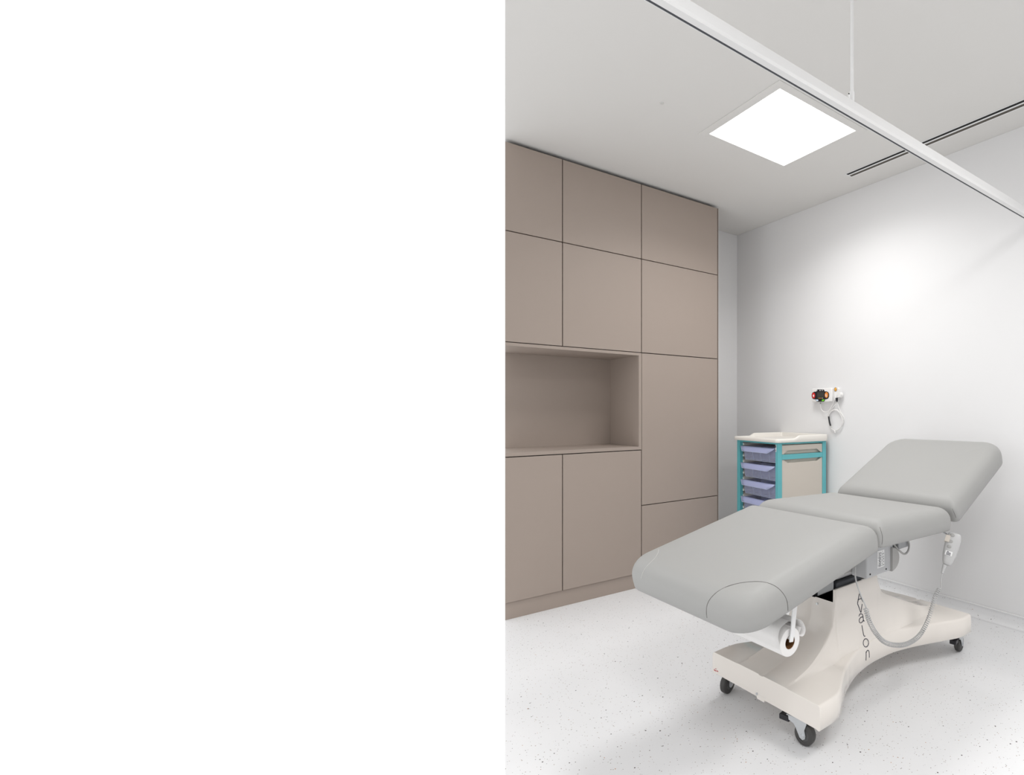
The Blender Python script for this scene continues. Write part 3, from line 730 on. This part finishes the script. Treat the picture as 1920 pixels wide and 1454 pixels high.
# wheels
for x_, y_ in ((-0.05, 0.05), (-CW + 0.05, 0.05), (-0.05, CD - 0.06), (-CW + 0.05, CD - 0.06)):
    b = NB(); cyl(b, (x_ - 0.013, y_, 0.040), (x_ + 0.013, y_, 0.040), 0.0395, seg=28); w = cobj('caster', b, M['rubber'], None, True)
    b = NB(); box(b, (x_ - 0.020, y_ - 0.014, 0.03), (x_ - 0.0145, y_ + 0.014, 0.1)); box(b, (x_ + 0.0145, y_ - 0.014, 0.03), (x_ + 0.020, y_ + 0.014, 0.1)); box(b, (x_ - 0.020, y_ - 0.02, 0.1), (x_ + 0.020, y_ + 0.02, 0.1145)); cobj('fork', b, M['steel'], w)
# sticker on the corner post
b = NB(); box(b, (-0.0325, -0.0008, ZT - 0.062), (-0.0215, 0.0002, ZT - 0.016)); st = cobj('sticker', b, M['label'])
b = NB(); box(b, (-0.031, -0.0012, ZT - 0.034), (-0.024, -0.0009, ZT - 0.019)); box(b, (-0.030, -0.0012, ZT - 0.056), (-0.025, -0.0009, ZT - 0.050)); cobj('sticker_print', b, M['ink'], st)
# see-through bins
bx0, bx1 = -CW + PS + 0.044, -PS - 0.002
nb = 6
for i in range(nb):
    zt = ZT - 0.044 - i * 0.1255
    if zt - 0.1 < zb0 + 0.03: break
    b = NB(); th = 0.0022; ya, yb2 = 0.006, CD - 0.06; zl = zt - 0.098; ins = 0.014
    # tapered open box
    def wall(pts): 
        b.faces.new([b.verts.new(p) for p in pts])
    o4 = [(bx0, ya), (bx1, ya), (bx1, yb2), (bx0, yb2)]; i4 = [(bx0 + ins, ya + 0.010), (bx1 - ins * 0.2, ya + 0.010), (bx1 - ins * 0.2, yb2), (bx0 + ins, yb2)]
    for k in range(4):
        a_, c_ = o4[k], o4[(k + 1) % 4]; a2_, c2_ = i4[k], i4[(k + 1) % 4]
        wall([(*a_, zt), (*c_, zt), (*c2_, zl), (*a2_, zl)])
    wall([(*q, zl) for q in i4])
    bn = cobj('see_through_bin', b, M['binblue'])
    tag(bn, 'blue see-through plastic bin')
    sm = bn.modifiers.new('s', 'SOLIDIFY'); sm.thickness = 0.0018
    # flared handle lip on the front
    b = NB(); L0, L1 = bx0 - 0.020, bx1
    prof = [(ya + 0.001, zt + 0.004), (ya - 0.012, zt + 0.002), (ya - 0.022, zt - 0.010), (ya - 0.024, zt - 0.030), (ya - 0.026, zt - 0.034)]
    rows = []
    for (y_, z_), (xa, xb) in zip(prof, ((L0, L1), (L0 + 0.002, L1), (L0 + 0.022, L1 - 0.010), (L0 + 0.034, L1 - 0.055), (L0 + 0.038, L1 - 0.065))):
        rows.append([b.verts.new((xa + (xb - xa) * k / 8, y_, z_)) for k in range(9)])
    for A, B in zip(rows[:-1], rows[1:]):
        for k in range(8): b.faces.new((A[k], A[k + 1], B[k + 1], B[k]))
    lp = cobj('handle_lip', b, M['binlip'], bn, True, 60); sm = lp.modifiers.new('s', 'SOLIDIFY'); sm.thickness = 0.002
    b = NB()
    tube(b, [(bx0, ya, zt), (bx0 + ins, ya + 0.009, zl), (bx1 - 0.003, ya + 0.009, zl), (bx1, ya, zt)], 0.0013, 6)
    tube(b, [(L0 + 0.002, ya - 0.012, zt + 0.003), (L0 + 0.024, ya - 0.023, zt - 0.010), (L0 + 0.038, ya - 0.027, zt - 0.034), (L1 - 0.065, ya - 0.027, zt - 0.034), (L1 - 0.030, ya - 0.020, zt - 0.014), (L1, ya - 0.012, zt + 0.003)], 0.0013, 6)
    for fx_ in (0.30, 0.55, 0.80):
        xx = bx0 + (bx1 - bx0) * fx_; tube(b, [(xx, ya - 0.001, zt - 0.03), (xx, ya + 0.008, zl + 0.002)], 0.0011, 6)
    tube(b, [(bx0 + 0.05, ya + 0.004, zl + 0.012), (bx1 - 0.10, ya + 0.004, zl + 0.012)], 0.001, 6)
    cobj('moulded_edge', b, M['binedge'], bn)
    b = NB(); xm = bx0 + (bx1 - bx0) * 0.42; box(b, (xm, ya + 0.02, zl + 0.004), (xm + 0.002, yb2 - 0.01, zt - 0.006)); box(b, (bx0 + 0.02, ya + 0.15, zl + 0.004), (bx1 - 0.01, ya + 0.152, zt - 0.006)); cobj('divider', b, M['binblue'], bn)

# ================================================================ WALL DEVICES
YW = YB - 0.0005
def wz(x, y, yy): return ony(1500 + x / 12.117, 710 + y / 12.117, yy)
t = thing('wall_monitor', 'white wall control unit with black display and red and orange buttons', 'control panel', (-2.70, YW, 1.31))
pa = wz(262, 228, YW - 0.045); pb = wz(722, 545, YW - 0.045)
X0, X1, Z1, Z0 = pa.x, pb.x, pa.z, pb.z + 0.004
b = NB(); box(b, (X0, YW - 0.045, Z0), (X1, YW, Z1), 0.010, 4); obj('housing', b, M['whiteplastic'], t, True)
YD = YW - 0.0458
def wp(x, y): q = wz(x, y, YD); return (q.x, q.z)
def rr(x0, y0, x1, y1, r, seg=6):
    out = []
    for cx_, cy_, a0 in ((x1 - r, y0 + r, -PI / 2), (x1 - r, y1 - r, 0), (x0 + r, y1 - r, PI / 2), (x0 + r, y0 + r, PI)):
        for k in range(seg + 1):
            a = a0 + PI / 2 * k / seg; out.append((cx_ + r * math.cos(a), cy_ + r * math.sin(a)))
    return out
def plate(name, poly, m, par, y0=YD, th=0.0014):
    b = NB(); prism(b, [wp(*q) for q in poly], 'y', y0, y0 - th); return obj(name, b, m, par)
bz = []
for q in ((372, 300), (385, 262), (400, 250), (530, 250), (548, 262), (562, 295), (600, 292), (640, 310), (662, 350), (662, 410), (640, 455), (600, 472), (570, 475), (560, 515), (540, 530), (385, 530), (362, 505), (352, 475), (325, 474), (290, 460), (268, 415), (268, 360), (290, 318), (330, 300)): bz.append(q)
bez = plate('bezel', bz, M['black'], t)
plate('screen', [(395, 305), (550, 302), (552, 440), (395, 445)], M['screen'], t, YD - 0.0015, 0.0008)
def ell(cx_, cy_, rx, ry_, n=24): return [(cx_ + rx * math.cos(2 * PI * k / n), cy_ + ry_ * math.sin(2 * PI * k / n)) for k in range(n)]
rb = plate('red_button', ell(315, 388, 34, 66), M['red'], t, YD - 0.0015, 0.002)
ob = plate('orange_button', ell(606, 376, 38, 66), M['orange'], t, YD - 0.0015, 0.002)
plate('white_button', [(362, 478), (410, 478), (424, 495), (415, 516), (380, 516), (370, 500)], M['paleblue'], t, YD - 0.0015, 0.002)
plate('green_button', [(505, 485), (530, 476), (558, 476), (552, 505), (535, 516), (500, 516)], M['green'], t, YD - 0.0015, 0.002)
# white hand/figure marks on the buttons, status marks round the display
b = NB()
for pl in (ell(315, 385, 17, 18, 10), [(300, 398), (330, 398), (326, 420), (304, 420)]): prism(b, [wp(*q) for q in pl], 'y', YD - 0.0036, YD - 0.0042)
obj('symbol', b, M['label'], rb)
b = NB()
for pl in (ell(598, 372, 12, 16, 10), [(585, 392), (622, 392), (612, 412), (592, 412)]): prism(b, [wp(*q) for q in pl], 'y', YD - 0.0036, YD - 0.0042)
obj('symbol', b, M['label'], ob)
b = NB()
for q in ((385, 268, 398, 282), (448, 264, 472, 284), (496, 262, 524, 276), (508, 440, 522, 454)):
    b = NB(); prism(b, [wp(q[0], q[1]), wp(q[2], q[1]), wp(q[2], q[3]), wp(q[0], q[3])], 'y', YD - 0.0015, YD - 0.0021)
    obj('status_mark', b, M['label'], bez)
b = NB(); prism(b, [wp(420, 446), wp(500, 444), wp(500, 452), wp(420, 454)], 'y', YD - 0.0015, YD - 0.002); obj('status_line', b, M['amber'], bez)
b = NB(); q = wz(465, 560, YW - 0.02); cyl(b, (q.x, q.y, q.z - 0.006), (q.x, q.y, q.z + 0.012), 0.005, seg=12); obj('cable_socket', b, M['midgrey'], t, True)

t = thing('wall_socket', 'small white wall socket with amber lens right of the control unit', 'wall socket', (-2.555, YW, 1.31))
a_ = wz(742, 205, YW - 0.012); c_ = wz(900, 480, YW - 0.012)
b = NB(); prism(b, [(a_.x + (c_.x - a_.x) * u, c_.z + (a_.z - c_.z) * v) for u, v in rr(0, 0, 1, 1, 0.32, 8)], 'y', YW, YW - 0.016); bmesh.ops.bevel(b, geom=[e for e in b.edges if abs(e.verts[0].co.y - e.verts[1].co.y) < 1e-6 and e.verts[0].co.y < YW - 0.01], offset=0.004, segments=3, affect='EDGES'); obj('socket_plate', b, M['whiteplastic'], t, True)
q = wz(806, 250, YW - 0.018); b = NB(); ball(b, (q.x, YW - 0.0165, q.z), 0.0105, (1.0, 0.4, 1.25)); obj('amber_lens', b, M['amber'], t, True)
b = NB(); q = wz(806, 250, YW - 0.018); 
for k in range(1): tube(b, [Vector((q.x + 0.0125 * math.cos(a * PI / 12), YW - 0.0175, q.z + 0.0145 * math.sin(a * PI / 12))) for a in range(24)], 0.0012, 6, closed=True)
obj('lens_ring', b, M['midgrey'], t, True)
t = thing('nurse_call_cable', 'white coiled cable with plug and black grip hanging from the wall socket', 'cable', (-2.55, YW - 0.02, 1.15))
b = NB(); q = wz(895, 375, YW - 0.035); cyl(b, (q.x, YW - 0.0165, q.z), (q.x, YW - 0.045, q.z), 0.021, 0.017, 24)
q2 = wz(830, 420, YW - 0.035); cyl(b, (q.x, YW - 0.034, q.z), (q2.x, YW - 0.034, q2.z), 0.013, 0.010, 16); obj('plug', b, M['whiteplastic'], t, True)
qa = wz(832, 445, YW - 0.034); qb = wz(840, 528, YW - 0.034)
b = NB(); cyl(b, qa, qb, 0.0125, 0.008, 4); obj('plug_collar', b, M['black'], t)
def wpts(L, yy=YW - 0.02): return [wz(x, y, yy) for x, y in L]
b = NB()
Rc = 0.0024
tube(b, smooth_path(wpts([(465, 580), (470, 640), (485, 700), (520, 745), (580, 765), (640, 745), (690, 680), (740, 590), (790, 490)], YW - 0.024), 5), Rc, 8)
tube(b, smooth_path(wpts([(845, 530), (865, 600), (895, 690), (940, 790), (985, 860), (1005, 910), (985, 950)], YW - 0.026), 5), Rc, 8)
tube(b, smooth_path(wpts([(830, 560), (760, 640), (690, 730), (650, 790), (625, 850), (620, 900)], YW - 0.016), 5), Rc, 8)
for k, (sx, sy, dx, dy, dy_) in enumerate(((1, 1, 0, 0, 0.012), (0.94, 0.97, -4, 4, 0.018), (1.05, 1.0, 6, -3, 0.008))):
    loop = []
    for a in range(40):
        th = 2 * PI * a / 40
        loop.append((802 + dx + 165 * sx * math.cos(th) + 18 * math.sin(th), 945 + dy + 238 * sy * math.sin(th) + 8 * math.cos(3 * th)))
    tube(b, wpts(loop, YW - dy_), Rc, 8, closed=True)
obj('cable', b, M['whiteplastic'], t, True, None)
b = NB(); tube(b, smooth_path(wpts([(652, 865), (660, 930), (675, 1010), (695, 1075)], YW - 0.025), 5), 0.0062, 10); obj('grip', b, M['black'], t, True)
b = NB(); tube(b, smooth_path(wpts([(770, 1170), (790, 1200), (795, 1235)], YW - 0.02), 5), 0.004, 8); obj('cable_tie', b, M['whiteplastic'], t, True)

# ================================================================ LIGHT, WORLD, CAMERA
w = bpy.data.worlds.new('World'); sc.world = w; w.use_nodes = True
bg = w.node_tree.nodes['Background']; bg.inputs[0].default_value = (1, 1, 1, 1); bg.inputs[1].default_value = 0.80

cam = bpy.data.cameras.new('camera'); co = bpy.data.objects.new('camera', cam); C.objects.link(co)
cam.sensor_fit = 'HORIZONTAL'; cam.sensor_width = 36; cam.lens = 36 * PF / 1920
cam.shift_x = -(PCX - 960) / 1920; cam.shift_y = (PHY - 727) / 1920
cam.clip_start = 0.02; cam.clip_end = 50
co.location = O; co.rotation_euler = (PI / 2, 0, math.atan2(UR, UD))
sc.camera = co
sc.view_settings.view_transform = 'Standard'; sc.view_settings.look = 'None'; sc.view_settings.exposure = 0.46; sc.view_settings.gamma = 1.0
sc.view_settings.use_curve_mapping = False
sc.cycles.max_bounces = 10; sc.cycles.diffuse_bounces = 6; sc.cycles.transparent_max_bounces = 24
